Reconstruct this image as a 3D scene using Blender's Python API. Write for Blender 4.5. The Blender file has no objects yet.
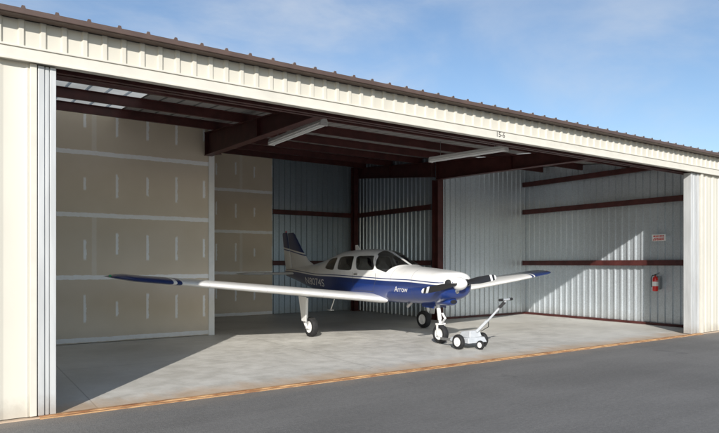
import bpy, bmesh, math, random
from mathutils import Vector, Matrix
random.seed(4)
scene=bpy.context.scene
scene.view_settings.view_transform='Standard'
scene.view_settings.look='None'
scene.view_settings.exposure=0
COL=scene.collection
ORG={}

# ---------------------------------------------------------------- materials
class NT:
    def __init__(s,tree): s.t=tree
    def n(s,typ,ins=None,**attrs):
        nd=s.t.nodes.new(typ)
        for k,v in attrs.items(): setattr(nd,k,v)
        for k,v in (ins or {}).items():
            if hasattr(v,'is_output'): s.t.links.new(v,nd.inputs[k])
            else: nd.inputs[k].default_value=v
        return nd
    def m(s,op,a,b=0.0,c=0.0,clamp=False):
        nd=s.n('ShaderNodeMath',{0:a,1:b,2:c},operation=op); nd.use_clamp=clamp
        return nd.outputs[0]
    def mr(s,v,a,b,c=0.0,d=1.0,smooth=True):
        nd=s.n('ShaderNodeMapRange',{0:v,1:a,2:b,3:c,4:d})
        nd.interpolation_type='SMOOTHSTEP' if smooth else 'LINEAR'
        return nd.outputs[0]
    def mix(s,f,a,b,blend='MIX'):
        nd=s.n('ShaderNodeMix',data_type='RGBA',blend_type=blend)
        for k,v in ((0,f),(6,a),(7,b)):
            if hasattr(v,'is_output'): s.t.links.new(v,nd.inputs[k])
            else: nd.inputs[k].default_value=v if k==0 else c4(v)
        return nd.outputs[2]
    def noise(s,vec,scale,detail=4,rough=.55,dist=0):
        return s.n('ShaderNodeTexNoise',{'Vector':vec,'Scale':scale,'Detail':detail,'Roughness':rough,'Distortion':dist}).outputs[0]
    def stretch(s,vec,sc):
        return s.n('ShaderNodeMapping',{'Vector':vec,'Scale':sc}).outputs[0]
def c4(c): return (c[0],c[1],c[2],1.0) if len(c)==3 else c
def newmat(name):
    m=bpy.data.materials.new(name); m.use_nodes=True
    t=m.node_tree; b=t.nodes['Principled BSDF']
    return m,NT(t),b
def pos(N): return N.n('ShaderNodeNewGeometry').outputs['Position']
def simple(name,col,rough=.5,metal=0.0,var=.15,scale=6,bump=0.0,bscale=80,coat=0.0,dirt=0.0,stretch=(1,1,1),foot=0.0):
    m,N,b=newmat(name)
    P0=pos(N);P=N.stretch(P0,stretch)
    f=N.noise(P,scale,4)
    d=tuple(max(0,x*(1-var)) for x in col); l=tuple(min(1,x*(1+var)) for x in col)
    c=N.mix(N.mr(f,.3,.7),d,l)
    if dirt>0:
        g=N.noise(P,scale*.35,5,.7)
        c=N.mix(N.m('MULTIPLY',N.mr(g,.5,.75),dirt),c,tuple(x*.45 for x in col))
    if foot:
        Z=N.n('ShaderNodeSeparateXYZ',{0:P0}).outputs[2]
        k=N.mr(N.m('SUBTRACT',Z,N.m('MULTIPLY',N.noise(P0,6,5,.7),.3)),-.14,.12,foot,0)
        c=N.mix(k,c,(.26,.21,.16))
    N.t.links.new(c,b.inputs['Base Color'])
    b.inputs['Metallic'].default_value=metal
    b.inputs['Roughness'].default_value=rough
    if coat: b.inputs['Coat Weight'].default_value=coat; b.inputs['Coat Roughness'].default_value=.08
    if bump>0:
        bn=N.n('ShaderNodeBump',{'Height':N.noise(P,bscale,4),'Strength':bump,'Distance':.01})
        N.t.links.new(bn.outputs[0],b.inputs['Normal'])
    return m

CREAM=simple('cream_siding_paint',(.64,.61,.525),.5,var=.03,scale=1.2,dirt=.10,stretch=(2,2,.5),foot=.45)
CREAMB=simple('cream_flashing_paint',(.67,.64,.56),.5,var=.04,scale=2,dirt=.14,stretch=(2,2,2))
BROWN=simple('brown_trim_paint',(.10,.065,.052),.45,var=.12,scale=5)
GALVG=simple('grey_door_paint',(.56,.57,.565),.45,metal=.1,var=.08,scale=3,dirt=.2,stretch=(4,4,.5),foot=.5)
OXIDE=simple('red_oxide_primer',(.074,.020,.018),.5,var=.25,scale=4,dirt=.25)
WHITE=simple('white_enamel',(.85,.85,.83),.35,var=.04,scale=5)
BLACK=simple('black_rubber',(.018,.018,.019),.75,var=.25,scale=20,bump=.2,bscale=60)
BLACKP=simple('black_plastic',(.02,.02,.022),.4,var=.1)
CHROME=simple('bare_aluminium',(.72,.72,.72),.25,metal=.95,var=.06)
STEEL=simple('dull_steel',(.35,.35,.35),.45,metal=.8,var=.2,scale=10)
RED=simple('red_enamel',(.66,.02,.015),.3,var=.08,coat=.4)
PRED=simple('red_lettering',(.55,.04,.03),.5,var=.05)
DARKTXT=simple('dark_lettering',(.05,.05,.05),.5,var=.05)
TUGW=simple('tug_grey_paint',(.52,.545,.57),.4,var=.08,scale=8,dirt=.35)
GLASS_L=simple('frosted_tube',(.88,.89,.89),.3,var=.02)
GASK=simple('door_gap',(.10,.10,.10),.6)
SEATM=simple('grey_leather',(.55,.53,.49),.55,var=.1,scale=9)
PANELM=simple('dark_trim',(.06,.06,.062),.6,var=.1)
CARPET=simple('grey_carpet',(.40,.39,.37),.9,var=.15,scale=20)

def galv(name,base,metal,rough):
    m,N,b=newmat(name); P=pos(N)
    v=N.n('ShaderNodeTexVoronoi',{'Vector':P,'Scale':45.0}).outputs['Color']
    sp=N.n('ShaderNodeSeparateColor',{0:v}).outputs[0]
    big=N.noise(N.stretch(P,(1.2,1.2,.3)),1.0,4)
    f=N.m('ADD',N.m('MULTIPLY',sp,.35),N.m('MULTIPLY',big,.65))
    c=N.mix(N.mr(f,.25,.75),tuple(x*.90 for x in base),tuple(min(1,x*1.08) for x in base))
    low=N.mr(N.m('ADD',N.n('ShaderNodeSeparateXYZ',{0:P}).outputs[2],N.m('MULTIPLY',N.noise(P,4,4),.4)),.15,.6,.3,0)
    c=N.mix(low,c,(.33,.28,.22))
    N.t.links.new(c,b.inputs['Base Color'])
    b.inputs['Metallic'].default_value=metal
    N.t.links.new(N.mr(big,.3,.7,rough*.92,rough*1.1),b.inputs['Roughness'])
    bn=N.n('ShaderNodeBump',{'Height':N.noise(N.stretch(P,(1,1,.3)),1.6,3),'Strength':.10,'Distance':.05})
    N.t.links.new(bn.outputs[0],b.inputs['Normal'])
    return m
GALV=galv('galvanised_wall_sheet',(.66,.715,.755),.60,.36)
GALVD=galv('dark_wall_sheet',(.40,.47,.53),.6,.36)  # darker tone of the galvanised sheet, for the tail bay walls
ROOFM=galv('roof_sheet_metal',(.36,.35,.34),.1,.5)
def added_skylight():  # translucent roof panels, added to bring more light into the hangar
    m=bpy.data.materials.new('added_translucent_panel'); m.use_nodes=True
    t=m.node_tree;t.nodes.clear();N=NT(t);P=pos(N)
    c=N.mix(N.mr(N.noise(P,1.5,4),.3,.7),(.5,.5,.46),(.7,.7,.66))
    a=N.n('ShaderNodeBsdfTranslucent',{'Color':c});d=N.n('ShaderNodeBsdfDiffuse',{'Color':c})
    mx=N.n('ShaderNodeMixShader',{0:.45,1:a.outputs[0],2:d.outputs[0]})
    N.n('ShaderNodeOutputMaterial',{0:mx.outputs[0]});return m
ADDSKY=added_skylight()

def drywall():
    m,N,b=newmat('taped_drywall'); P=pos(N)
    s=N.n('ShaderNodeSeparateXYZ',{0:P}); X,Y,Z=s.outputs
    w=N.m('MULTIPLY',N.m('SUBTRACT',N.noise(P,1.7,4),.5),.035)
    w2=N.m('MULTIPLY',N.m('SUBTRACT',N.noise(P,9,4),.5),.035)
    Zw=N.m('ADD',Z,w)
    d=N.m('ABSOLUTE',N.m('SUBTRACT',N.m('FLOORED_MODULO',N.m('ADD',Zw,.545),1.25),.625))
    seam=N.mr(N.m('ADD',d,w2),.038,.050,1,0)
    xs=N.m('ABSOLUTE',N.m('SUBTRACT',N.m('FLOORED_MODULO',N.m('ADD',X,w2),.61),.305))
    dz=N.m('ABSOLUTE',N.m('SUBTRACT',N.m('FLOORED_MODULO',N.m('ADD',Z,-.08),1.25),.625))
    cell=N.noise(N.stretch(P,(1.6,1,.8)),1.0,0)
    ln=N.m('ADD',.13,N.m('MULTIPLY',N.mr(cell,.35,.65),.15))
    sm=N.m('MULTIPLY',N.mr(N.m('ADD',xs,w2),.020,.030,1,0),N.mr(N.m('SUBTRACT',dz,ln),-.03,.02,1,0))
    xj=N.m('ABSOLUTE',N.m('SUBTRACT',N.m('FLOORED_MODULO',N.m('ADD',X,1.35),2.44),1.22))
    row=N.m('GREATER_THAN',N.m('FLOORED_MODULO',N.m('ADD',Z,-.08),2.5),1.25)
    vj=N.m('MULTIPLY',N.mr(N.m('ADD',xj,w2),.03,.06,1,0),row)
    mk=N.m('MAXIMUM',N.m('MAXIMUM',seam,sm),N.m('MULTIPLY',vj,.25))
    mk=N.m('MULTIPLY',mk,N.mr(N.noise(P,14,4),.2,.6,.8,1))
    pap=N.mix(N.mr(N.noise(P,1.1,5),.3,.7),(.70,.605,.475),(.745,.65,.525))
    c=N.mix(mk,pap,(.97,.97,.96))
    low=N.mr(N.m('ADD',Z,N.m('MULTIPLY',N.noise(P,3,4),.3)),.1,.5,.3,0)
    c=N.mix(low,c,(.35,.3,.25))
    N.t.links.new(c,b.inputs['Base Color']); b.inputs['Roughness'].default_value=.85
    return m
DRY=drywall()

def concrete():
    m,N,b=newmat('concrete_slab'); P=pos(N)
    s=N.n('ShaderNodeSeparateXYZ',{0:P}); X,Y,Z=s.outputs
    big=N.noise(P,.55,6,.6,.4); mid=N.noise(P,3.5,6,.65); fine=N.noise(P,60,3)
    f=N.m('ADD',N.m('ADD',N.m('MULTIPLY',big,.5),N.m('MULTIPLY',mid,.35)),N.m('MULTIPLY',fine,.15))
    c=N.mix(N.mr(f,.35,.65),(.52,.50,.45),(.72,.70,.645))
    spots=N.mr(N.noise(P,2.1,5,.7,1.0),.66,.76)
    c=N.mix(N.m('MULTIPLY',spots,.4),c,(.26,.24,.20))
    st=N.mr(N.noise(N.stretch(P,(.5,2.2,1)),1.6,5,.65),.55,.75)
    c=N.mix(N.m('MULTIPLY',st,.25),c,(.37,.34,.29))
    jx=N.m('ABSOLUTE',N.m('SUBTRACT',N.m('FLOORED_MODULO',N.m('ADD',X,.7),4.0),2.0))
    jy=N.m('ABSOLUTE',N.m('SUBTRACT',N.m('FLOORED_MODULO',N.m('ADD',Y,.1),4.0),2.0))
    j=N.mr(N.m('MINIMUM',jx,jy),.004,.010,1,0)
    c=N.mix(N.m('MULTIPLY',j,.45),c,(.16,.15,.14))
    wob=N.m('MULTIPLY',N.m('SUBTRACT',N.noise(N.stretch(P,(1,.3,1)),2.6,6,.7),.5),1.0)
    rs=N.mr(N.m('ADD',Y,wob),7.10,7.75,1,0)
    c=N.mix(N.m('MULTIPLY',rs,.6),c,(.55,.34,.17))
    N.t.links.new(c,b.inputs['Base Color'])
    N.t.links.new(N.mr(mid,.3,.7,.36,.62),b.inputs['Roughness'])
    bn=N.n('ShaderNodeBump',{'Height':N.m('SUBTRACT',f,N.m('MULTIPLY',j,.5)),'Strength':.2,'Distance':.01})
    N.t.links.new(bn.outputs[0],b.inputs['Normal'])
    return m
CONC=concrete()
def asphalt():
    m,N,b=newmat('asphalt'); P=pos(N)
    big=N.noise(P,.35,6,.6,.5); fine=N.noise(P,120,3,.8); agg=N.n('ShaderNodeTexVoronoi',{'Vector':P,'Scale':60.0}).outputs['Distance']
    mid=N.noise(P,22,4,.7)
    st=N.noise(N.stretch(P,(.25,1.6,1)),.9,5,.6)
    f=N.m('ADD',N.m('ADD',N.m('MULTIPLY',big,.3),N.m('MULTIPLY',st,.2)),N.m('ADD',N.m('MULTIPLY',fine,.25),N.m('MULTIPLY',mid,.25)))
    c=N.mix(N.mr(f,.38,.62),(.120,.116,.110),(.200,.194,.184))
    c=N.mix(N.mr(agg,.0,.28,.5,0),c,(.36,.35,.34))
    c=N.mix(N.m('MULTIPLY',N.mr(N.noise(P,1.1,4,.6,.6),.66,.74),.3),c,(.06,.06,.06))
    Y=N.n('ShaderNodeSeparateXYZ',{0:P}).outputs[1]
    dust=N.m('MULTIPLY',N.mr(N.m('ADD',Y,N.m('MULTIPLY',N.m('SUBTRACT',N.noise(P,2.2,5,.7),.5),.8)),6.5,7.1,0,1),.35)
    c=N.mix(dust,c,(.36,.28,.20))
    N.t.links.new(c,b.inputs['Base Color']); b.inputs['Roughness'].default_value=.9
    bn=N.n('ShaderNodeBump',{'Height':N.m('ADD',fine,N.m('ADD',agg,mid)),'Strength':.5,'Distance':.006})
    N.t.links.new(bn.outputs[0],b.inputs['Normal'])
    return m
ASPH=asphalt()
def rust():
    m,N,b=newmat('rusty_track'); P=pos(N)
    f=N.noise(N.stretch(P,(1.5,8,8)),2.5,6,.7)
    c=N.mix(N.mr(f,.35,.65),(.26,.11,.045),(.60,.38,.19))
    N.t.links.new(c,b.inputs['Base Color']); b.inputs['Roughness'].default_value=.8
    return m
RUST=rust()

# ---------------------------------------------------------------- mesh builder
class MB:
    def __init__(s): s.v=[];s.f=[];s.m=[];s.s=[]
    def add(s,vs,fs,m=0,sm=False):
        k=len(s.v); s.v+= [Vector(v) for v in vs]
        for i_,f in enumerate(fs): s.f.append([i+k for i in f]); s.m.append(m[i_] if isinstance(m,list) else m); s.s.append(sm)
        return s
    def hexa(s,p,m=0):
        return s.add(p,[(0,3,2,1),(4,5,6,7),(0,1,5,4),(1,2,6,5),(2,3,7,6),(3,0,4,7)],m)
    def box(s,x0,x1,y0,y1,z0,z1,m=0):
        return s.hexa([(x0,y0,z0),(x1,y0,z0),(x1,y1,z0),(x0,y1,z0),(x0,y0,z1),(x1,y0,z1),(x1,y1,z1),(x0,y1,z1)],m)
    def obox(s,p0,p1,w,h,up=(0,0,1),m=0):
        p0=Vector(p0);p1=Vector(p1);d=(p1-p0).normalized();u=Vector(up)
        sd=d.cross(u).normalized(); u=sd.cross(d).normalized()
        a=sd*w/2;b=u*h/2
        return s.hexa([p0-a-b,p0+a-b,p1+a-b,p1-a-b,p0-a+b,p0+a+b,p1+a+b,p1-a+b],m)
    def loft(s,rings,m=0,caps=True,closed=True,sm=True):
        n=len(rings[0]);vs=[p for r in rings for p in r];fs=[]
        for i in range(len(rings)-1):
            for j in range(n if closed else n-1):
                a=i*n+j;b=i*n+(j+1)%n
                fs.append((a,b,b+n,a+n))
        if caps and closed:
            fs.append(tuple(range(n))[::-1]); fs.append(tuple((len(rings)-1)*n+j for j in range(n)))
        return s.add(vs,fs,m,sm)
    def basis(s,d):
        d=Vector(d).normalized(); a=Vector((0,0,1)) if abs(d.z)<.9 else Vector((1,0,0))
        u=d.cross(a).normalized(); return d,u,d.cross(u).normalized()
    def tube(s,p0,p1,r0,r1=None,n=14,m=0):
        r1=r0 if r1 is None else r1
        p0=Vector(p0);p1=Vector(p1);d,u,w=s.basis(p1-p0)
        rg=[[p+(u*math.cos(2*math.pi*i/n)+w*math.sin(2*math.pi*i/n))*r for i in range(n)] for p,r in ((p0,r0),(p1,r1))]
        return s.loft(rg,m)
    def path(s,pts,r,n=10,m=0):
        for a,b in zip(pts,pts[1:]): s.tube(a,b,r,r,n,m)
        return s
    def lathe(s,prof,o,d,n=28,m=0,loop=False):
        o=Vector(o);d,u,w=s.basis(d)
        rg=[[o+d*h+(u*math.cos(2*math.pi*i/n)+w*math.sin(2*math.pi*i/n))*max(r,.0005) for i in range(n)] for r,h in prof]
        if loop: rg.append(rg[0])
        return s.loft(rg,m,caps=not loop)
    def build(s,name,mats,parent=None,bevel=0,ang=35,label=None,org=None):
        if not isinstance(mats,(list,tuple)): mats=[mats]
        lo=Vector([min(v[i] for v in s.v) for i in range(3)]);hi=Vector([max(v[i] for v in s.v) for i in range(3)])
        c=(lo+hi)/2
        if org is not None: c=Vector(org)
        me=bpy.data.meshes.new(name)
        me.from_pydata([v-c for v in s.v],[],s.f)
        for m in mats: me.materials.append(m)
        me.polygons.foreach_set('material_index',s.m)
        me.polygons.foreach_set('use_smooth',s.s)
        bm=bmesh.new();bm.from_mesh(me);bmesh.ops.remove_doubles(bm,verts=bm.verts,dist=1e-5)
        loose=[v for v in bm.verts if not v.link_faces]
        bmesh.ops.delete(bm,geom=loose,context='VERTS')
        bmesh.ops.recalc_face_normals(bm,faces=bm.faces);bm.to_mesh(me);bm.free()
        me.set_sharp_from_angle(angle=math.radians(ang))
        ob=bpy.data.objects.new(name,me);COL.objects.link(ob)
        if parent: ob.parent=parent; ob.location=c-ORG[parent.name]
        else: ob.location=c
        ORG[ob.name]=c
        if bevel:
            bv=ob.modifiers.new('bevel','BEVEL');bv.width=bevel;bv.segments=2;bv.limit_method='ANGLE';bv.angle_limit=math.radians(40)
        if label: ob['label']=label
        return ob
def empty(name,loc,label,cat,org=None,group=None):
    e=bpy.data.objects.new(name,None);COL.objects.link(e);e.location=loc;e.empty_display_size=.3
    e['label']=label;e['category']=cat
    if group: e['group']=group
    ORG[e.name]=Vector(org) if org is not None else Vector(loc)
    return e
def textmesh(body,size,name,sub=0,shear=0.0):
    cu=bpy.data.curves.new(name,'FONT');cu.body=body;cu.size=size;cu.align_x='LEFT';cu.resolution_u=4;cu.shear=shear
    ob=bpy.data.objects.new(name,cu);COL.objects.link(ob)
    bpy.context.view_layer.update()
    dg=bpy.context.evaluated_depsgraph_get()
    me=bpy.data.meshes.new_from_object(ob.evaluated_get(dg))
    bpy.data.objects.remove(ob)
    if sub:
        bm=bmesh.new();bm.from_mesh(me);bmesh.ops.triangulate(bm,faces=bm.faces)
        for z in [i*size/14 for i in range(-2,14)]:
            bmesh.ops.bisect_plane(bm,geom=bm.verts[:]+bm.edges[:]+bm.faces[:],plane_co=(0,z,0),plane_no=(0,1,0))
        bm.to_mesh(me);bm.free()
    vs=[v.co.copy() for v in me.vertices];fs=[tuple(p.vertices) for p in me.polygons]
    return vs,fs

# ---------------------------------------------------------------- setting
def sheet(name,x0,x1,y0,y1,z,mat):
    ob=MB().add([(x0,y0,z),(x1,y0,z),(x1,y1,z),(x0,y1,z)],[(0,1,2,3)]).build(name,mat)
    ob['kind']='structure';return ob
g=sheet('ground',-900,900,-900,900,0,ASPH)
f=MB().box(-.6,15.3,6.99,17.4,-.1,.010).build('floor',CONC); f['kind']='structure'

# ---------------------------------------------------------------- hangar
FY=7.06
H=empty('hangar',(7.3,FY,0),'cream metal-sided aircraft hangar with open front beside asphalt','hangar')
RIDGE=17.4
def roofz(y):
    return 4.165+(y-6.95)*.085 if y<=RIDGE else 4.165+(RIDGE-6.95)*.085-(y-RIDGE)*.085
def ribprof(L,P,h,minor=True,narrow=False):
    out=[];u=0
    while u<L:
        if narrow: seq=[(0,0),(P*.76,0),(P*.79,h),(P*.88,h),(P*.91,0)]
        elif minor: seq=[(0,0),(P*.26,0),(P*.28,h*.12),(P*.34,h*.12),(P*.36,0),(P*.60,0),(P*.68,h),(P*.90,h),(P*.98,0)]
        else: seq=[(0,0),(P*.60,0),(P*.68,h),(P*.88,h),(P*.96,0)]
        for a,b in seq:
            if u+a<=L: out.append((u+a,b))
        u+=P
    out.append((L,0));return out
def ribwall(name,a,b,nrm,z0,z1,mat,parent=H,P=.305,h=.03,minor=True):
    a=Vector((a[0],a[1],0));b=Vector((b[0],b[1],0));d=(b-a);L=d.length;d.normalize();nrm=Vector((nrm[0],nrm[1],0))
    vs=[];fs=[]
    for u,o in ribprof(L,P,h,minor):
        p=a+d*u+nrm*o
        zt=z1(p.y) if callable(z1) else z1
        vs+=[(p.x,p.y,z0),(p.x,p.y,zt)]
    for i in range(len(vs)//2-1): fs.append((2*i,2*i+2,2*i+3,2*i+1))
    return MB().add(vs,fs).build(name,mat,parent)
wt=lambda y: roofz(y)-.02
LX0=-6.0; RX1=28.0
ADDSKX=((.9,2.6),(12.2,13.4))  # roof strips made translucent to brighten the interior
def roof(name,ya,yb,sky=False):
    vs=[];fs=[];mi=[]
    for u,o in ribprof(RX1-LX0+.2,.305,.026,narrow=True):
        vs+=[(LX0-.1+u,ya,roofz(ya)+o),(LX0-.1+u,yb,roofz(yb)+o)]
    for i in range(len(vs)//2-1):
        fs.append((2*i,2*i+2,2*i+3,2*i+1))
        xm=(vs[2*i][0]+vs[2*i+2][0])/2
        mi.append(1 if sky and any(a<xm<b for a,b in ADDSKX) else 0)
    return MB().add(vs,fs,mi).build(name,[ROOFM,ADDSKY],H)
roof('roof',6.86,7.6); roof('roof',7.6,13.0,True); roof('roof',13.0,RIDGE); roof('roof',RIDGE,27.9)
MB().box(LX0-.1,RX1+.1,6.86,6.99,4.095,4.150).box(LX0-.1,RX1+.1,6.845,6.86,4.100,4.148).build('eave_trim',BROWN,H,bevel=.006)
vs=[]
for u,o in ribprof(RX1-LX0+.2,.305,.028,narrow=True): vs+=[(LX0-.1+u,6.852,4.14),(LX0-.1+u,6.852,4.160+o)]
MB().add(vs,[(2*i,2*i+2,2*i+3,2*i+1) for i in range(len(vs)//2-1)]).build('roof_closure_strip',BROWN,H)
ribwall('fascia',(LX0,7.03),(RX1,7.03),(0,-1),3.80,4.10,CREAM,h=.024,P=.20,minor=False)
MB().box(LX0,RX1,6.985,7.10,3.68,3.82).box(LX0,RX1,6.97,6.984,3.805,3.826).box(LX0,RX1,6.97,6.984,3.67,3.695).build('header_flashing',CREAMB,H,bevel=.004)
ribwall('wall',(LX0,FY),(.66,FY),(0,-1),.02,3.68,CREAM,h=.012,minor=False)
ribwall('wall',(14.2,FY),(RX1,FY),(0,-1),.02,3.68,CREAM,h=.02)
MB().box(.635,.70,7.03,7.09,.02,3.675).build('corner_trim',CREAMB,H,bevel=.006)
MB().box(14.13,14.22,7.01,7.09,.02,3.675).build('corner_trim',CREAMB,H,bevel=.006)
ribwall('wall',(LX0,FY),(LX0,27.8),(-1,0),0,wt,CREAM)
ribwall('wall',(RX1,FY),(RX1,27.8),(1,0),0,wt,CREAM)
ribwall('wall',(LX0,27.8),(RX1,27.8),(0,1),0,wt,CREAM)
# door jambs (stacked sliding leaves)
MB().box(.708,.768,7.035,7.40,.02,3.665).box(.776,.812,7.04,7.4,.02,3.665).box(.82,.878,7.035,7.42,.02,3.665).box(.72,.87,7.055,7.38,.024,3.66).build('door_jamb',GALVG,H,bevel=.004)
MB().box(13.75,13.83,7.05,7.22,.02,3.665).box(13.87,13.97,7.06,7.2,.02,3.665).box(14.01,14.12,7.05,7.2,.02,3.665).box(13.76,15.12,7.10,7.18,.024,3.66).build('door_jamb',GALVG,H,bevel=.004)
MB().box(LX0,RX1,7.24,7.30,3.68,3.80).box(LX0,RX1,7.34,7.40,3.68,3.80).box(LX0,RX1,7.11,7.41,3.80,3.86).build('door_track',OXIDE,H)
MB().box(.72,14.1,6.945,6.988,-.05,.012).box(.72,14.1,6.997,7.06,.0,.021).build('floor_track',RUST,H)
XL,XR,YB=-.49,15.1,13.0
TXL,TXR,YT=4.80,11.44,17.25
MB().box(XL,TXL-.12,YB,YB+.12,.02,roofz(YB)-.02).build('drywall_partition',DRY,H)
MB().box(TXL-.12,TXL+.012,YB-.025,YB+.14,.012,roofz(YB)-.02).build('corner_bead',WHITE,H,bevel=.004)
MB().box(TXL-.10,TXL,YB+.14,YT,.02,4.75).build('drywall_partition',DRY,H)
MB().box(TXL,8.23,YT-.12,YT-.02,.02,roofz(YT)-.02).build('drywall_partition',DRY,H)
IW=dict(P=.2,h=.030,minor=False)
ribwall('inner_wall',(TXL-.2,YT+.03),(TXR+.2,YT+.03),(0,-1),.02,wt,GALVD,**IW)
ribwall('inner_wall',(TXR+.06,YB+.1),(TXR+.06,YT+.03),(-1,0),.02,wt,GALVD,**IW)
ribwall('inner_wall',(TXR+.14,YB),(XR+.05,YB),(0,-1),.02,wt,GALV,**IW)
ribwall('inner_wall',(XR+.05,YB),(XR+.05,7.12),(-1,0),.02,wt,GALV,**IW)
ribwall('inner_wall',(XL,YB),(XL,7.12),(1,0),.02,wt,GALV,**IW)
def column(x,y,w,d,zt):
    MB().box(x-w/2,x+w/2,y-d/2,y-d/2+.014,.03,zt).box(x-w/2,x+w/2,y+d/2-.014,y+d/2,.03,zt).box(x-.006,x+.006,y-d/2+.014,y+d/2-.014,.03,zt).box(x-w/2-.04,x+w/2+.04,y-d/2-.04,y+d/2+.04,.008,.03).build('column',OXIDE,H)
column(TXR-.02,YB-.02,.20,.26,4.0); column(TXR-.14,YT-.16,.16,.2,4.9)
def girt(p0,p1,z,off):
    p0=Vector((p0[0],p0[1],z));p1=Vector((p1[0],p1[1],z));o=Vector((off[0],off[1],0))
    m=MB();m.obox(p0+o*.10,p1+o*.10,.008,.14)
    m.obox(p0+o*.052+Vector((0,0,.068)),p1+o*.052+Vector((0,0,.068)),.096,.007)
    m.obox(p0+o*.052-Vector((0,0,.068)),p1+o*.052-Vector((0,0,.068)),.096,.007)
    m.build('girt',OXIDE,H)
for z in (1.63,3.25):
    girt((XR+.0,YB-.02),(XR+.0,7.42),z,(-1,0))
    girt((TXR+.01,YT-.05),(TXR+.01,YB+.2),z,(-1,0))
    girt((8.25,YT-.02),(TXR-.25,YT-.02),z,(0,-1))
girt((XR+.0,YB-.02),(XR+.0,7.42),4.12,(-1,0))
MB().box(XR-.06,XR+.01,7.42,YB-.03,.012,.075).build('base_channel',OXIDE,H)
MB().box(TXR+.15,XR-.06,YB-.075,YB-.034,.012,.07).build('base_channel',OXIDE,H)
def rafter(x,zb0,zb1,y0,y1,w=.18):
    zt0=roofz(y0)-.17;zt1=roofz(y1)-.17;m=MB()
    def strip(xa,xb,a0,a1,b0,b1):
        m.hexa([(xa,y0,a0),(xb,y0,a0),(xb,y1,a1),(xa,y1,a1),(xa,y0,b0),(xb,y0,b0),(xb,y1,b1),(xa,y1,b1)])
    strip(x-.006,x+.006,zb0,zb1,zt0,zt1)
    strip(x-w/2,x+w/2,zb0-.014,zb1-.014,zb0,zb1)
    strip(x-w/2,x+w/2,zt0,zt1,zt0+.014,zt1+.014)
    for y in (y0+.02,(y0+y1)/2,y1-.02):
        t=(y-y0)/(y1-y0);a=zb0+(zb1-zb0)*t;b=zt0+(zt1-zt0)*t
        m.box(x-w/2+.01,x+w/2-.01,y-.006,y+.006,a,b)
    m.build('rafter',OXIDE,H)
for xx in (4.66,TXR-.02,-2.0,18.2):
    rafter(xx,3.86,4.02,7.42,YB-.03)
for xx in (4.66+.3,TXR-.02): rafter(xx,4.12,4.55,YB+.15,YT-.02)
y=7.95
while y<17.3:
    zt=roofz(y)-.006
    MB().box(XL,XR+.1,y-.003,y+.003,zt-.16,zt).box(XL,XR+.1,y-.055,y-.003,zt-.006,zt).box(XL,XR+.1,y+.003,y+.055,zt-.16,zt-.154).build('purlin',OXIDE,H); y+=1.45
MB().box(XL,XR,7.42,7.44,3.87,4.14).build('eave_strut',OXIDE,H)
vs,fs=textmesh('15-6',.12,'tmp')
MB().add([(7.42+v.x,6.981,3.715+v.y) for v in vs],fs).build('number_lettering',DARKTXT,H)

# ---------------------------------------------------------------- ceiling lights
def ceiling_light(x,y0,y1,z,rot):
    e=empty('ceiling_light',(x,(y0+y1)/2,z),'white twin-tube fluorescent strip light hanging from hangar rafters','light',group='strip lights under the hangar roof')
    MB().hexa([(x-.075,y0,z),(x+.075,y0,z),(x+.075,y1,z),(x-.075,y1,z),(x-.05,y0,z+.07),(x+.05,y0,z+.07),(x+.05,y1,z+.07),(x-.05,y1,z+.07)]).build('housing',WHITE,e,bevel=.004)
    for dx in (-.045,.045):
        MB().tube((x+dx,y0+.04,z-.028),(x+dx,y1-.04,z-.028),.018,n=12).build('tube',GLASS_L,e)
    for ya,yc in ((y0,y0+.035),(y1-.035,y1)): MB().box(x-.07,x+.07,ya,yc,z-.05,z-.002).build('socket',WHITE,e)
    for yy in (y0+.3,y1-.3): MB().tube((x,yy,z+.07),(x,yy,roofz(yy)-.02),.006,n=8).build('hanger_rod',STEEL,e)
    e.rotation_euler=(0,0,math.radians(rot))
ceiling_light(5.14,8.70,10.75,3.98,0)
ceiling_light(9.42,8.72,10.76,4.03,11)

# ---------------------------------------------------------------- fire extinguisher, sign
e=empty('fire_extinguisher',(14.97,8.54,.9),'red fire extinguisher hung on galvanised metal wall','fire extinguisher',org=(15.04,8.54,.88))
ex,ey,ez=14.955,8.54,.88
MB().lathe([(.06,0),(.075,.015),(.08,.03),(.08,.34),(.07,.39),(.04,.425),(.022,.435),(.022,.46)],(ex,ey,ez),(0,0,1)).build('cylinder_body',RED,e)
MB().box(ex-.02,ex+.02,ey-.02,ey+.02,ez+.455,ez+.49).obox((ex,ey,ez+.49),(ex,ey-.13,ez+.54),.025,.012).obox((ex,ey,ez+.475),(ex,ey-.12,ez+.475),.025,.012).build('valve_handle',BLACKP,e)
MB().path([(ex,ey+.02,ez+.47),(ex,ey+.09,ez+.46),(ex-.01,ey+.115,ez+.38),(ex-.01,ey+.11,ez+.2),(ex-.01,ey+.105,ez+.12)],.011).build('hose',BLACK,e)
MB().lathe([(.0805,.15),(.0812,.15),(.0812,.28),(.0805,.28)],(ex,ey,ez),(0,0,1)).build('paper_label',WHITE,e)
MB().box(ex+.07,15.20,ey-.04,ey+.04,ez+.05,ez+.44).box(ex-.085,ex+.08,ey-.09,ey-.082,ez+.3,ez+.32).build('wall_bracket',STEEL,e)
e.scale=(.88,.88,.88)
s=empty('wall_sign',(15.02,8.5,2.27),'small white notice sign with red lettering on metal wall','sign')
MB().box(15.0,15.012,8.33,8.69,2.19,2.36).build('sign_panel',WHITE,s,bevel=.003)
for k,(a,b) in enumerate(((2.30,2.335),(2.25,2.275),(2.21,2.235))):
    m=MB();yy=8.37
    while yy<8.64:
        w=random.uniform(.02,.05);m.box(14.994,14.998,yy,yy+w,a,b);yy+=w+.012
    m.build('sign_lettering',PRED,s)

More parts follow.
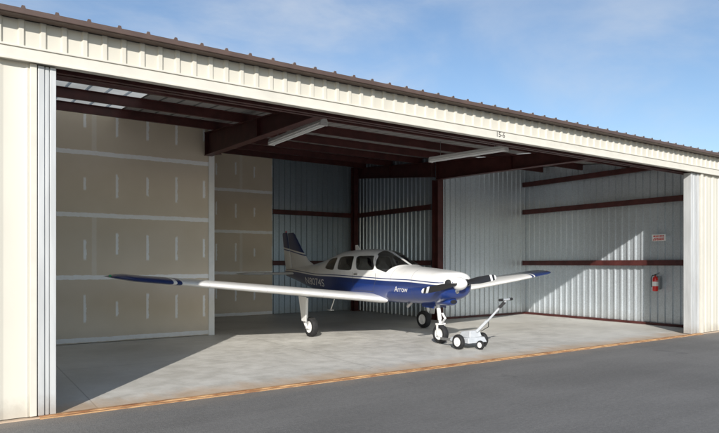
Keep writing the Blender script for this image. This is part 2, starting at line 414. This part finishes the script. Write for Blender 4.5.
# ---------------------------------------------------------------- airplane
AX,AY=8.05,8.38
A=empty('airplane',(AX,AY,0),'white and navy single-engine low-wing airplane parked in hangar','airplane',org=(0,0,0))
def tcobj(N):
    nd=N.n('ShaderNodeTexCoord');nd.object=A;return nd.outputs['Object']
WCOL=(.86,.86,.85);NAVY=(.011,.031,.145);ROYAL=(.012,.040,.20)
def paint(name,fn):
    m,N,b=newmat(name);P=tcobj(N);s=N.n('ShaderNodeSeparateXYZ',{0:P});X,Y,Z=s.outputs
    c=fn(N,P,X,Y,Z)
    d=N.noise(P,2.5,6,.65)
    c=N.mix(1.0,c,N.mix(N.mr(d,.45,.8),(1,1,1),(.86,.85,.82)),'MULTIPLY')
    N.t.links.new(c,b.inputs['Base Color'])
    b.inputs['Roughness'].default_value=.28;b.inputs['Coat Weight'].default_value=.5;b.inputs['Coat Roughness'].default_value=.05
    return m
def fus(N,P,X,Y,Z):
    zl=N.m('ADD',N.m('ADD',N.mr(Y,1.0,4.2,1.24,1.30),N.mr(Y,4.6,7.2,0,.10)),N.mr(Y,0.2,1.2,-.04,.0))
    e_=N.m('SUBTRACT',Z,zl)
    c=N.mix(N.mr(e_,-.004,.004,1,0),WCOL,NAVY)
    c=N.mix(N.m('MULTIPLY',N.mr(N.m('ADD',e_,.10),-.004,.004,1,0),N.mr(Y,2.4,4.2,1,0)),c,ROYAL)
    d=N.m('ABSOLUTE',N.m('SUBTRACT',e_,.042))
    c=N.mix(N.mr(d,.008,.012,1,0),c,NAVY)
    for yy in (1.62,.98):
        dd=N.m('ABSOLUTE',N.m('SUBTRACT',Y,yy));c=N.mix(N.mr(dd,.003,.006,.5,0),c,(.08,.08,.08))
    return c
FUS=paint('fuselage_paint',fus)
def wng(N,P,X,Y,Z):
    v=N.m('SUBTRACT',N.m('ABSOLUTE',X),N.m('MULTIPLY',N.m('SUBTRACT',Y,2.6),.15))
    c=N.mix(N.mr(v,4.72,4.73,0,1),WCOL,NAVY)
    d=N.m('ABSOLUTE',N.m('SUBTRACT',v,4.84));c=N.mix(N.mr(d,.028,.033,1,0),c,WCOL)
    for xx in (.62,1.9,3.1,4.2):
        dd=N.m('ABSOLUTE',N.m('SUBTRACT',N.m('ABSOLUTE',X),xx));c=N.mix(N.mr(dd,.002,.005,.35,0),c,(.25,.25,.25))
    return c
WING=paint('wing_paint',wng)
def fn(N,P,X,Y,Z):
    v=N.m('ADD',Z,N.m('MULTIPLY',N.m('SUBTRACT',Y,7.0),-.15))
    c=N.mix(N.mr(v,2.0,2.01,0,1),WCOL,NAVY)
    d=N.m('ABSOLUTE',N.m('SUBTRACT',v,1.95));c=N.mix(N.mr(d,.014,.018,1,0),c,ROYAL)
    return c
FIN=paint('fin_paint',fn)
PW=paint('white_aircraft_paint',lambda N,P,X,Y,Z:N.mix(0.0,WCOL,WCOL))
def glass():
    m=bpy.data.materials.new('clear_perspex');m.use_nodes=True
    t=m.node_tree;t.nodes.clear();N=NT(t);P=pos(N)
    tint=N.mix(N.mr(N.noise(P,4,3),.3,.7),(.90,.93,.94),(.95,.97,.97))
    a=N.n('ShaderNodeBsdfTransparent',{'Color':tint});g=N.n('ShaderNodeBsdfGlossy',{'Color':(.95,.95,.95,1),'Roughness':.06})
    fr=N.n('ShaderNodeFresnel',{'IOR':1.5}).outputs[0]
    mx=N.n('ShaderNodeMixShader',{0:N.m('ADD',N.m('MULTIPLY',fr,.9),.07,clamp=True),1:a.outputs[0],2:g.outputs[0]})
    N.n('ShaderNodeOutputMaterial',{0:mx.outputs[0]});return m
GLS=glass()
LETM=simple('white_lettering',(.82,.82,.82),.35,var=.03)

ST=[(.20,1.04,1.20,1.37,.34,3.0,2.8),(.25,.95,1.20,1.425,.425,3.0,2.8),(.36,.885,1.20,1.455,.465,3.0,2.8),(.7,.81,1.20,1.49,.495,2.9,2.7),(1.1,.785,1.20,1.525,.52,2.7,2.7),
(1.55,.775,1.20,1.565,.55,2.4,2.8),(1.95,.77,1.22,1.72,.58,2.4,2.8),(2.45,.77,1.25,1.90,.59,2.8,2.8),(3.0,.77,1.27,1.945,.59,3.0,2.8),
(3.8,.77,1.27,1.92,.57,2.8,2.8),(4.5,.80,1.27,1.80,.50,2.3,2.6),(5.2,.87,1.27,1.66,.40,2.1,2.4),(6.0,1.0,1.3,1.56,.28,2,2.2),(6.8,1.15,1.35,1.50,.17,2,2),(7.4,1.25,1.38,1.46,.05,2,2)]
def pchip(xs,ys):
    n=len(xs);h=[xs[i+1]-xs[i] for i in range(n-1)];d=[(ys[i+1]-ys[i])/h[i] for i in range(n-1)]
    m=[d[0]]+[0 if d[i-1]*d[i]<=0 else 2*d[i-1]*d[i]/(d[i-1]+d[i]) for i in range(1,n-1)]+[d[-1]]
    def f(x):
        x=max(xs[0],min(xs[-1],x));i=0
        while i<n-2 and x>xs[i+1]: i+=1
        t=(x-xs[i])/h[i];t2=t*t;t3=t2*t
        return (2*t3-3*t2+1)*ys[i]+(t3-2*t2+t)*h[i]*m[i]+(-2*t3+3*t2)*ys[i+1]+(t3-t2)*h[i]*m[i+1]
    return f
FN=[pchip([s[0] for s in ST],[s[k] for s in ST]) for k in range(1,7)]
def ringpt(y,t,off=0):
    zb,zs,zt,hw,nt,nb=[g(y) for g in FN]
    c,s_=math.cos(t),math.sin(t)
    n=nt if s_>=0 else nb
    x=math.copysign(abs(c)**(2/n),c)*(hw+off)
    z=zs+(abs(s_)**(2/n))*((zt-zs+off) if s_>=0 else -(zs-zb+off))
    return Vector((x,y,z))
def surfx(y,z):
    zb,zs,zt,hw,nt,nb=[g(y) for g in FN]
    r=(z-zs)/(zt-zs) if z>=zs else (zs-z)/(zs-zb);n=nt if z>=zs else nb
    return hw*(max(0,1-abs(r)**n))**(1/n)
T0,T1=math.radians(24),math.radians(87.8)
def wsy(k):
    k=max(0,k);return 1.80-.18*k**.8, 2.12+.29*k**.5
WS=[(2.57,1.625,.335,.165,.40,.0),(3.36,1.62,.33,.165,.0,-.03),(4.09,1.605,.275,.14,-.25,-.15)]
WN=6.0
def in_window(y,z,t):
    tt=t if t<=math.pi/2 else math.pi-t
    if tt<0: return False
    k=(tt-T0)/(T1-T0)
    if k>-.02:
        a,b=wsy(min(1,k))
        if a-.012<y<b+.012: return True
    for (yc,zc,a,b,sk,tp) in WS:
        v=(z-zc)/(b+.012)
        if abs(v)>1.3: continue
        u=(y-yc-sk*(z-zc))/(a+.012)
        if abs(u)**WN+abs(v/(1+tp*max(-1,min(1,u))))**WN<1: return True
    return False
ys=[.20,.21,.23,.25,.28,.32,.36,.42,.5,.6]+[.7+i*.1 for i in range(8)]+[1.5+i*.025 for i in range(125)]+[4.62+i*.1 for i in range(28)]+[7.4]
NR=176
vs=[ringpt(y,2*math.pi*j/NR) for y in ys for j in range(NR)];fs=[]
for i in range(len(ys)-1):
    for j in range(NR):
        a=i*NR+j;b=i*NR+(j+1)%NR;q=(a,b,b+NR,a+NR)
        yc=(ys[i]+ys[i+1])/2
        if 1.5<yc<4.5 and j<NR//2:
            z=sum(vs[x].z for x in q)/4;t=2*math.pi*(j+.5)/NR
            if in_window(yc,z,t): continue
        fs.append(q)
fs.append(tuple(range(NR))[::-1]);fs.append(tuple((len(ys)-1)*NR+j for j in range(NR)))
m=MB().add(vs,fs,0,True);fus_o=m.build('fuselage',FUS,A,ang=60)
for sd in (1,-1):
    ks=[-.07,-.001]+[i/12 for i in range(1,12)]+[1.0,1.04];ls=[-.12,-.001]+[i/8 for i in range(1,8)]+[1.0,1.10]
    def P_(k,l,off):
        a,b=wsy(min(1,k));y=a+(b-a)*l;p=ringpt(y,T0+(T1-T0)*k,off);p.x*=sd;return p
    gv=[];gf=[];fv=[];ff=[]
    nl=len(ls)
    for k in ks:
        for l in ls: fv.append(P_(k,l,.005));gv.append(P_(k,l,.003))
    for i in range(len(ks)-1):
        for j in range(nl-1):
            q=(i*nl+j,i*nl+j+1,(i+1)*nl+j+1,(i+1)*nl+j)
            inside=1<=i<len(ks)-2 and 1<=j<nl-2
            (gf if inside else ff).append(q)
    w_=MB().add(fv,ff,0,True).build('windshield',PW,A,ang=60)
    MB().add(gv,gf,0,True).build('pane',GLS,w_,ang=60)
def wring(sd,yc,zc,a,b,skew,off,k,taper,N_=52):
    r=[]
    for i in range(N_):
        t=2*math.pi*i/N_;c,s_=math.cos(t),math.sin(t)
        u=math.copysign(abs(c)**(2/WN),c);v=math.copysign(abs(s_)**(2/WN),s_)
        z=zc+v*b*k*(1+taper*u);y=yc+u*a*k+skew*(v*b*k)
        r.append(Vector((sd*(surfx(y,z)+off),y,z)))
    return r
for sd in (1,-1):
    for (yc,zc,a,b,sk,tp) in WS:
        fr=MB().loft([wring(sd,yc,zc,a+.032,b+.030,sk,.004,1,tp),wring(sd,yc,zc,a+.012,b+.01,sk,.009,1,tp),wring(sd,yc,zc,a-.004,b-.004,sk,.006,1,tp),wring(sd,yc,zc,a-.004,b-.004,sk,-.02,1,tp)],0,caps=False).build('window',PW,A)
        MB().loft([wring(sd,yc,zc,a,b,sk,.002,k,tp) for k in (.001,.35,.7,1.0)],0,caps=False).build('pane',GLS,fr)
def seat(x,y):
    rg=[]
    for (z,yy,hw,th) in ((1.02,y+.02,.20,.06),(1.10,y+.03,.215,.07),(1.35,y+.09,.21,.06),(1.52,y+.14,.19,.05),(1.58,y+.155,.12,.04),(1.62,y+.16,.09,.035),(1.72,y+.18,.10,.04),(1.74,y+.185,.08,.03)):
        rg.append([Vector((x+math.copysign(abs(math.cos(t))**.6,math.cos(t))*hw,yy+math.copysign(abs(math.sin(t))**.7,math.sin(t))*th,z)) for t in [2*math.pi*i/20 for i in range(20)]])
    MB().loft(rg).box(x-.20,x+.20,y-.42,y+.02,.98,1.10).build('seat',SEATM,A,bevel=.01,ang=50)
for x in (-.26,.26): seat(x,2.85);seat(x,3.75)
MB().hexa([(-.50,1.70,1.30),(.50,1.70,1.30),(.50,2.12,1.25),(-.50,2.12,1.25),(-.44,1.70,1.48),(.44,1.70,1.48),(.48,2.12,1.50),(-.48,2.12,1.50)]).build('instrument_panel',PANELM,A,bevel=.02)
MB().box(-.45,.45,1.6,4.3,.90,.96).build('cabin_floor',CARPET,A)
def seam(pts,sd,w=.004):
    m=MB();P=[]
    for (a,b) in zip(pts,pts[1:]):
        for i in range(8): P.append((a[0]+(b[0]-a[0])*i/8,a[1]+(b[1]-a[1])*i/8))
    P.append(pts[-1])
    vs=[];fs=[]
    for i,(y,z) in enumerate(P):
        q=P[min(i+1,len(P)-1)];r=P[max(i-1,0)];d=Vector((q[0]-r[0],q[1]-r[1])).normalized();nn=Vector((-d.y,d.x))*w
        for k in (-1,1):
            yy,zz=y+nn.x*k,z+nn.y*k;vs.append((sd*(surfx(yy,zz)+.003),yy,zz))
    for i in range(len(P)-1): fs.append((2*i,2*i+2,2*i+3,2*i+1))
    return m.add(vs,fs)
dr=seam([(2.12,1.40),(2.10,1.25),(2.22,1.0),(2.96,1.0),(3.0,1.42)],-1).build('door',GASK,A)
hx=-(surfx(2.82,1.37)+.012)
MB().obox((hx,2.78,1.37),(hx,2.92,1.37),.02,.03,(0,0,1)).build('handle',CHROME,dr)
def lettering(body,size,w,y_start,z0,zk,slope,shear=0.0):
    vs,fs=textmesh(body,size,'tmp',sub=1,shear=shear)
    k=w/max(v.x for v in vs)
    for sd in (-1,1):
        pts=[]
        for v in vs:
            yy=(y_start-v.x*k) if sd<0 else (y_start-w+v.x*k);zz=z0+v.y*zk+(yy-4.9)*slope
            pts.append((sd*(surfx(yy,zz)+.008),yy,zz))
        MB().add(pts,fs).build('registration_lettering' if body[0]=='N' else 'script_lettering',LETM,A)
lettering('N8074S',.36,1.32,5.72,1.055,.72,.03)
lettering('Arrow',.16,.42,1.50,1.03,1.0,0.0,.3)
def airfoil(n=15,t=.15,cam=.02):
    up=[];lo=[]
    for i in range(n+1):
        x=.5*(1-math.cos(math.pi*i/n))
        yt=5*t*(.2969*math.sqrt(x)-.126*x-.3516*x*x+.2843*x**3-.1036*x**4)
        yc=cam*(1-(2*x-1)**2)
        up.append((x,yc+yt));lo.append((x,yc-yt*.85))
    return up+lo[-2:0:-1]
TH=.115
AF=airfoil(t=TH)
def wsec(x,le,ch,z,th=1.0): return [Vector((x,le+a*ch,z+b*ch*th)) for a,b in AF]
def wz(x): return .83+(x-.5)*.100
SEC=[(.40,1.90,1.90),(.62,1.94,1.82),(.85,1.99,1.72),(1.4,2.02,1.66),(2.7,2.08,1.56),(4.0,2.20,1.38),(5.45,2.42,1.10)]
TIP=[(5.60,2.45,1.06,.95),(5.72,2.52,.97,.75),(5.79,2.62,.83,.45),(5.82,2.74,.64,.12)]
for sd in (1,-1):
    rg=[wsec(sd*x,le,ch,wz(x)) for x,le,ch in SEC]+[wsec(sd*x,le,ch,wz(x)+.01,t) for x,le,ch,t in TIP]
    w=MB().loft(rg);wo=w.build('wing',WING,A,ang=50)
    def chord(x):
        for a,b in zip(SEC,SEC[1:]):
            if a[0]<=x<=b[0]:
                k=(x-a[0])/(b[0]-a[0]);return a[1]+(b[1]-a[1])*k,a[2]+(b[2]-a[2])*k
        return SEC[-1][1],SEC[-1][2]
    def upz(x,fr):
        le,ch=chord(x)
        yt=5*TH*(.2969*math.sqrt(fr)-.126*fr-.3516*fr*fr+.2843*fr**3-.1036*fr**4)
        return Vector((sd*x,le+fr*ch,wz(x)+ch*(.02*(1-(2*fr-1)**2)+yt)+.004))
    for xa,xb in ((.9,3.0),(3.04,5.2)):
        P=[xa+(xb-xa)*i/12 for i in range(13)];v=[];f_=[]
        for x in P: v+=[upz(x,.765),upz(x,.773)]
        for i in range(12): f_.append((2*i,2*i+2,2*i+3,2*i+1))
        MB().add(v,f_).build('control_surface_gap',BLACKP,wo)
    MB().lathe([(.001,0),(.02,.005),(.026,.03),(.02,.07),(.001,.09)],(sd*5.815,2.72,wz(5.8)+.03),(0,1,0),n=12).build('navigation_light',RED if sd>0 else simple('green_lens',(.02,.3,.1),.2),wo)
st=[]
SF=airfoil(12,.10,0)
for x,k in ((-1.66,.3),(-1.62,.8),(-1.5,1),(1.5,1),(1.62,.8),(1.66,.3)):
    ch=.78 if k==1 else .78*(.6+.4*k)
    st.append([Vector((x,6.58+(.78-ch)*.5+a*ch,1.33+b*ch*k)) for a,b in SF])
MB().loft(st).build('stabilator',PW,A,ang=50)
def finsec(z,le,te,th): return [Vector((b*(te-le)*th,le+a*(te-le),z)) for a,b in SF]
MB().loft([finsec(1.40,5.35,7.04,.6),finsec(1.56,5.75,7.08,.75),finsec(1.70,6.10,7.12,.9),finsec(2.0,6.45,7.21,1),finsec(2.45,6.90,7.345,1),finsec(2.50,6.98,7.35,.6)]).build('fin',FIN,A,ang=50)
MB().loft([finsec(1.40,7.06,7.44,1),finsec(1.6,7.10,7.50,1),finsec(2.0,7.23,7.585,1),finsec(2.47,7.365,7.68,1),finsec(2.52,7.385,7.66,.5)]).build('rudder',FIN,A,ang=50)
MB().tube((0,7.45,2.52),(0,7.45,2.57),.02,.015).build('beacon',RED,A)
for sd in (1,-1):
    def el(k,yy,kz=1): return [Vector((sd*.245+.105*k*math.copysign(abs(math.cos(t))**.8,math.cos(t)),yy,1.235+.075*k*math.sin(t))) for t in [2*math.pi*i/28 for i in range(28)]]
    MB().loft([el(1.0,.203),el(.97,.186),el(.90,.180),el(.84,.19),el(.82,.196)],0,caps=False).add(el(.83,.1955),[tuple(range(28))],1).build('air_inlet',[PW,BLACKP],A)
MB().lathe([(.052,0),(.052,.012),(.04,.02)],(0,.205,1.075),(0,-1,0),n=20).build('landing_light',CHROME,A)
ch=[]
for yy,k in ((.30,.6),(.36,.9),(.5,1),(.8,.9),(1.1,.55),(1.3,.2)):
    ch.append([Vector((.16*k*math.cos(t),yy,.86+.085*k*math.sin(t))) for t in [2*math.pi*i/20 for i in range(20)]])
MB().loft(ch).add([Vector((.085*math.cos(t),.297,.86+.04*math.sin(t))) for t in [2*math.pi*i/20 for i in range(20)]],[tuple(range(20))],1).build('lower_scoop',[FUS,BLACKP],A,ang=50)
MB().lathe([(.130,0),(.135,-.03),(.130,-.07),(.112,-.13),(.084,-.18),(.052,-.215),(.022,-.238),(.002,-.244)],(0,.185,1.22),(0,1,0),n=32).build('spinner',PW,A)
def prop():
    m=MB();th=math.radians(7)
    for sd in (1,-1):
        rg=[]
        for r,ch,tk,tw in ((.04,.06,.05,55),(.16,.085,.04,48),(.28,.125,.028,38),(.5,.150,.02,28),(.75,.140,.014,21),(.90,.118,.010,18),(.965,.08,.007,17),(.98,.03,.004,17)):
            tw=math.radians(tw);R=Vector((sd*math.cos(th),0,sd*math.sin(th)));T=Vector((-math.sin(th)*sd,0,math.cos(th)*sd))
            cdir=T*math.cos(tw)+Vector((0,1,0))*math.sin(tw)*1; ndir=cdir.cross(R)
            rg.append([Vector((0,.105,1.22))+R*r+cdir*(math.cos(a)*ch/2)+ndir*(math.sin(a)*tk/2) for a in [2*math.pi*i/16 for i in range(16)]])
        m.loft(rg)
    return m
def propmat():
    m,N,b=newmat('propeller_paint');P=tcobj(N);s=N.n('ShaderNodeSeparateXYZ',{0:P});X=N.m('ABSOLUTE',s.outputs[0])
    c=N.mix(N.mr(X,.80,.803,0,1),(.02,.02,.022),(.75,.75,.75))
    c=N.mix(N.mr(X,.86,.863,0,1),c,(.02,.02,.022))
    c=N.mix(N.mr(X,.92,.923,0,1),c,(.75,.75,.75))
    N.t.links.new(c,b.inputs['Base Color']);b.inputs['Roughness'].default_value=.4;return m
prop().build('propeller',propmat(),A)
def wheel(parent,p,R,w,name='wheel'):
    r=R*.55
    hub=MB().lathe([(.02,-w*.5),(.05,-w*.52),(.055,-w*.35),(r*.85,-w*.28),(r,-w*.42),(r+.008,-w*.42),(r+.008,w*.42),(r,w*.42),(r*.85,w*.28),(.055,w*.35),(.05,w*.52),(.02,w*.5)],p,(1,0,0)).build(name,PW,parent)
    prof=[]
    for i in range(20):
        t=2*math.pi*i/20;c,s_=math.cos(t),math.sin(t)
        prof.append(((R+r)/2+math.copysign(abs(c)**.75,c)*(R-r)/2,math.copysign(abs(s_)**.75,s_)*w/2))
    MB().lathe(prof,p,(1,0,0),loop=True).build('tyre',BLACK,hub)
    return hub
for sd in (1,-1):
    gx=sd*1.60;gy=3.08
    lg=MB().tube((gx+sd*.13,gy,.86),(gx+sd*.13,gy+.02,.42),.042).tube((gx+sd*.13,gy+.02,.44),(gx+sd*.13,gy+.02,.24),.028).tube((gx+sd*.13,gy+.02,.215),(gx-sd*.05,gy+.02,.215),.025)
    lg.obox((gx+sd*.13,gy+.05,.50),(gx+sd*.13,gy+.15,.38),.03,.015).obox((gx+sd*.13,gy+.15,.38),(gx+sd*.13,gy+.05,.26),.03,.015)
    lgo=lg.build('landing_gear',PW,A,bevel=.002)
    MB().hexa([(gx+sd*.20,gy-.13,.36),(gx+sd*.212,gy-.13,.36),(gx+sd*.212,gy+.07,.36),(gx+sd*.20,gy+.07,.36),(gx+sd*.25,gy-.22,.90),(gx+sd*.262,gy-.22,.90),(gx+sd*.262,gy+.12,.90),(gx+sd*.25,gy+.12,.90)]).build('gear_door',PW,lgo,bevel=.004)
    wheel(lgo,(gx,gy+.02,.225),.215,.15)
lg=MB().tube((0,.78,.92),(0,.70,.48),.042).tube((0,.71,.5),(0,.68,.40),.03).box(-.10,.10,.64,.72,.385,.42)
for sd in (1,-1): lg.obox((sd*.09,.68,.40),(sd*.085,.68,.17),.014,.05,(0,1,0))
lg.tube((-.1,.68,.2),(.1,.68,.2),.014).obox((0,.63,.62),(0,.54,.52),.05,.014).obox((0,.54,.52),(0,.63,.42),.05,.014).path([(.03,.75,.82),(.05,.9,.7),(.04,1.05,.80)],.012)
ng=lg.build('nose_gear',PW,A,bevel=.002);wheel(ng,(0,.68,.2),.19,.13)
for sd in (1,-1):
    MB().hexa([(sd*.16,.70,.71),(sd*.168,.70,.71),(sd*.168,1.05,.73),(sd*.16,1.05,.73),(sd*.13,.66,.85),(sd*.138,.66,.85),(sd*.138,1.12,.85),(sd*.13,1.12,.85)]).build('gear_door',FUS,ng,bevel=.003)
MB().tube((0,4.55,1.74),(0,4.75,2.06),.006,.003,8).build('whip_antenna',CHROME,A)
MB().hexa([(-.008,3.55,1.92),(.008,3.55,1.92),(.008,3.75,1.92),(-.008,3.75,1.92),(-.004,3.66,2.06),(.004,3.66,2.06),(.004,3.76,2.06),(-.004,3.76,2.06)]).build('blade_antenna',PW,A)
MB().tube((-.22,1.28,.84),(-.25,1.42,.71),.032).build('exhaust_pipe',STEEL,A)
MB().tube((-.52,3.85,.82),(-.62,3.9,.5),.012).obox((-.62,3.82,.5),(-.62,3.98,.5),.10,.012).build('boarding_step',PW,A)

# ---------------------------------------------------------------- tug
T=empty('tow_tug',(8.07,8.28,0),'small pale grey three-wheeled aircraft tow tug at nose wheel','tow tug')
MB().hexa([(7.83,8.04,.13),(8.31,8.04,.13),(8.31,8.57,.13),(7.83,8.57,.13),(7.86,8.08,.23),(8.28,8.08,.23),(8.28,8.55,.21),(7.86,8.55,.21)]).build('chassis',TUGW,T,bevel=.012)
MB().hexa([(7.90,8.08,.225),(8.22,8.08,.225),(8.22,8.40,.225),(7.90,8.40,.225),(7.93,8.11,.36),(8.19,8.11,.36),(8.19,8.34,.33),(7.93,8.34,.33)]).build('motor_cover',TUGW,T,bevel=.018)
MB().box(7.86,7.885,8.56,8.86,.12,.17).box(8.235,8.26,8.56,8.86,.12,.17).box(7.86,8.26,8.555,8.58,.115,.175).build('cradle_arm',STEEL,T,bevel=.004)
wheel(T,(7.765,8.24,.15),.14,.09);wheel(T,(8.375,8.24,.15),.14,.09)
wheel(T,(8.07,7.98,.095),.085,.055)
ho=MB().path([(8.10,8.15,.33),(8.16,8.04,.41),(8.36,7.72,.84),(8.40,7.66,.93)],.021,12).build('tow_handle',TUGW,T)
MB().obox((8.12,8.12,.33),(8.22,7.95,.54),.10,.05).build('column_brace',TUGW,ho,bevel=.006)
MB().tube((8.18,7.60,.945),(8.62,7.72,.945),.017).build('handlebar',TUGW,ho)
for a_,b_ in (((8.17,7.597,.945),(8.27,7.625,.945)),((8.53,7.696,.945),(8.63,7.723,.945))): MB().tube(a_,b_,.025).build('grip',BLACK,ho)
MB().obox((8.33,7.74,.80),(8.38,7.67,.90),.11,.055,(0,0,1)).build('control_box',BLACKP,ho,bevel=.006)
MB().path([(8.26,7.95,.60),(8.29,7.99,.42),(8.20,8.1,.33)],.007).build('cable',BLACK,T)

# ---------------------------------------------------------------- world, sun, camera
sd=Vector((.61,.79,0)).normalized();EL=math.radians(25)
dvec=Vector((sd.x*math.cos(EL),sd.y*math.cos(EL),-math.sin(EL)))
L=bpy.data.lights.new('sun','SUN');L.energy=4.8;L.angle=math.radians(.6);L.color=(1,.955,.89)
lo=bpy.data.objects.new('sun',L);COL.objects.link(lo);lo.rotation_euler=dvec.to_track_quat('-Z','Y').to_euler();lo.location=(0,0,30)
w=bpy.data.worlds.new('World');scene.world=w;w.use_nodes=True
t=w.node_tree;t.nodes.clear();N=NT(t)
sky=N.n('ShaderNodeTexSky',sky_type='NISHITA');sky.sun_disc=False;sky.sun_elevation=EL;sky.sun_rotation=math.atan2(-sd.x,-sd.y)
sky.air_density=1.0;sky.dust_density=.5;sky.ozone_density=2.4
tc=N.n('ShaderNodeTexCoord').outputs['Generated']
mp=N.n('ShaderNodeMapping',{'Vector':tc,'Rotation':(0.3,0.2,.5),'Scale':(1.0,2.2,3.6)}).outputs[0]
n1=N.noise(mp,2.0,9,.58,.25);n2=N.noise(tc,2.0,3,.5)
cl=N.m('MULTIPLY',N.mr(n1,.36,.76),N.mr(n2,.33,.62,.35,1))
b1=N.n('ShaderNodeBackground',{'Color':sky.outputs[0],'Strength':.15})
b2=N.n('ShaderNodeBackground',{'Color':(.86,.92,1,1),'Strength':.82})
mx=N.n('ShaderNodeMixShader',{0:N.m('MULTIPLY',cl,.72),1:b1.outputs[0],2:b2.outputs[0]})
out=N.n('ShaderNodeOutputWorld',{0:mx.outputs[0]})
cam=bpy.data.cameras.new('camera');co=bpy.data.objects.new('camera',cam);COL.objects.link(co)
cam.sensor_width=36;cam.lens=36*600/719;cam.shift_y=47.5/719;cam.clip_end=3000
co.location=(0,0,1.6);co.rotation_euler=(math.radians(90),0,math.radians(-33.93))
scene.camera=co
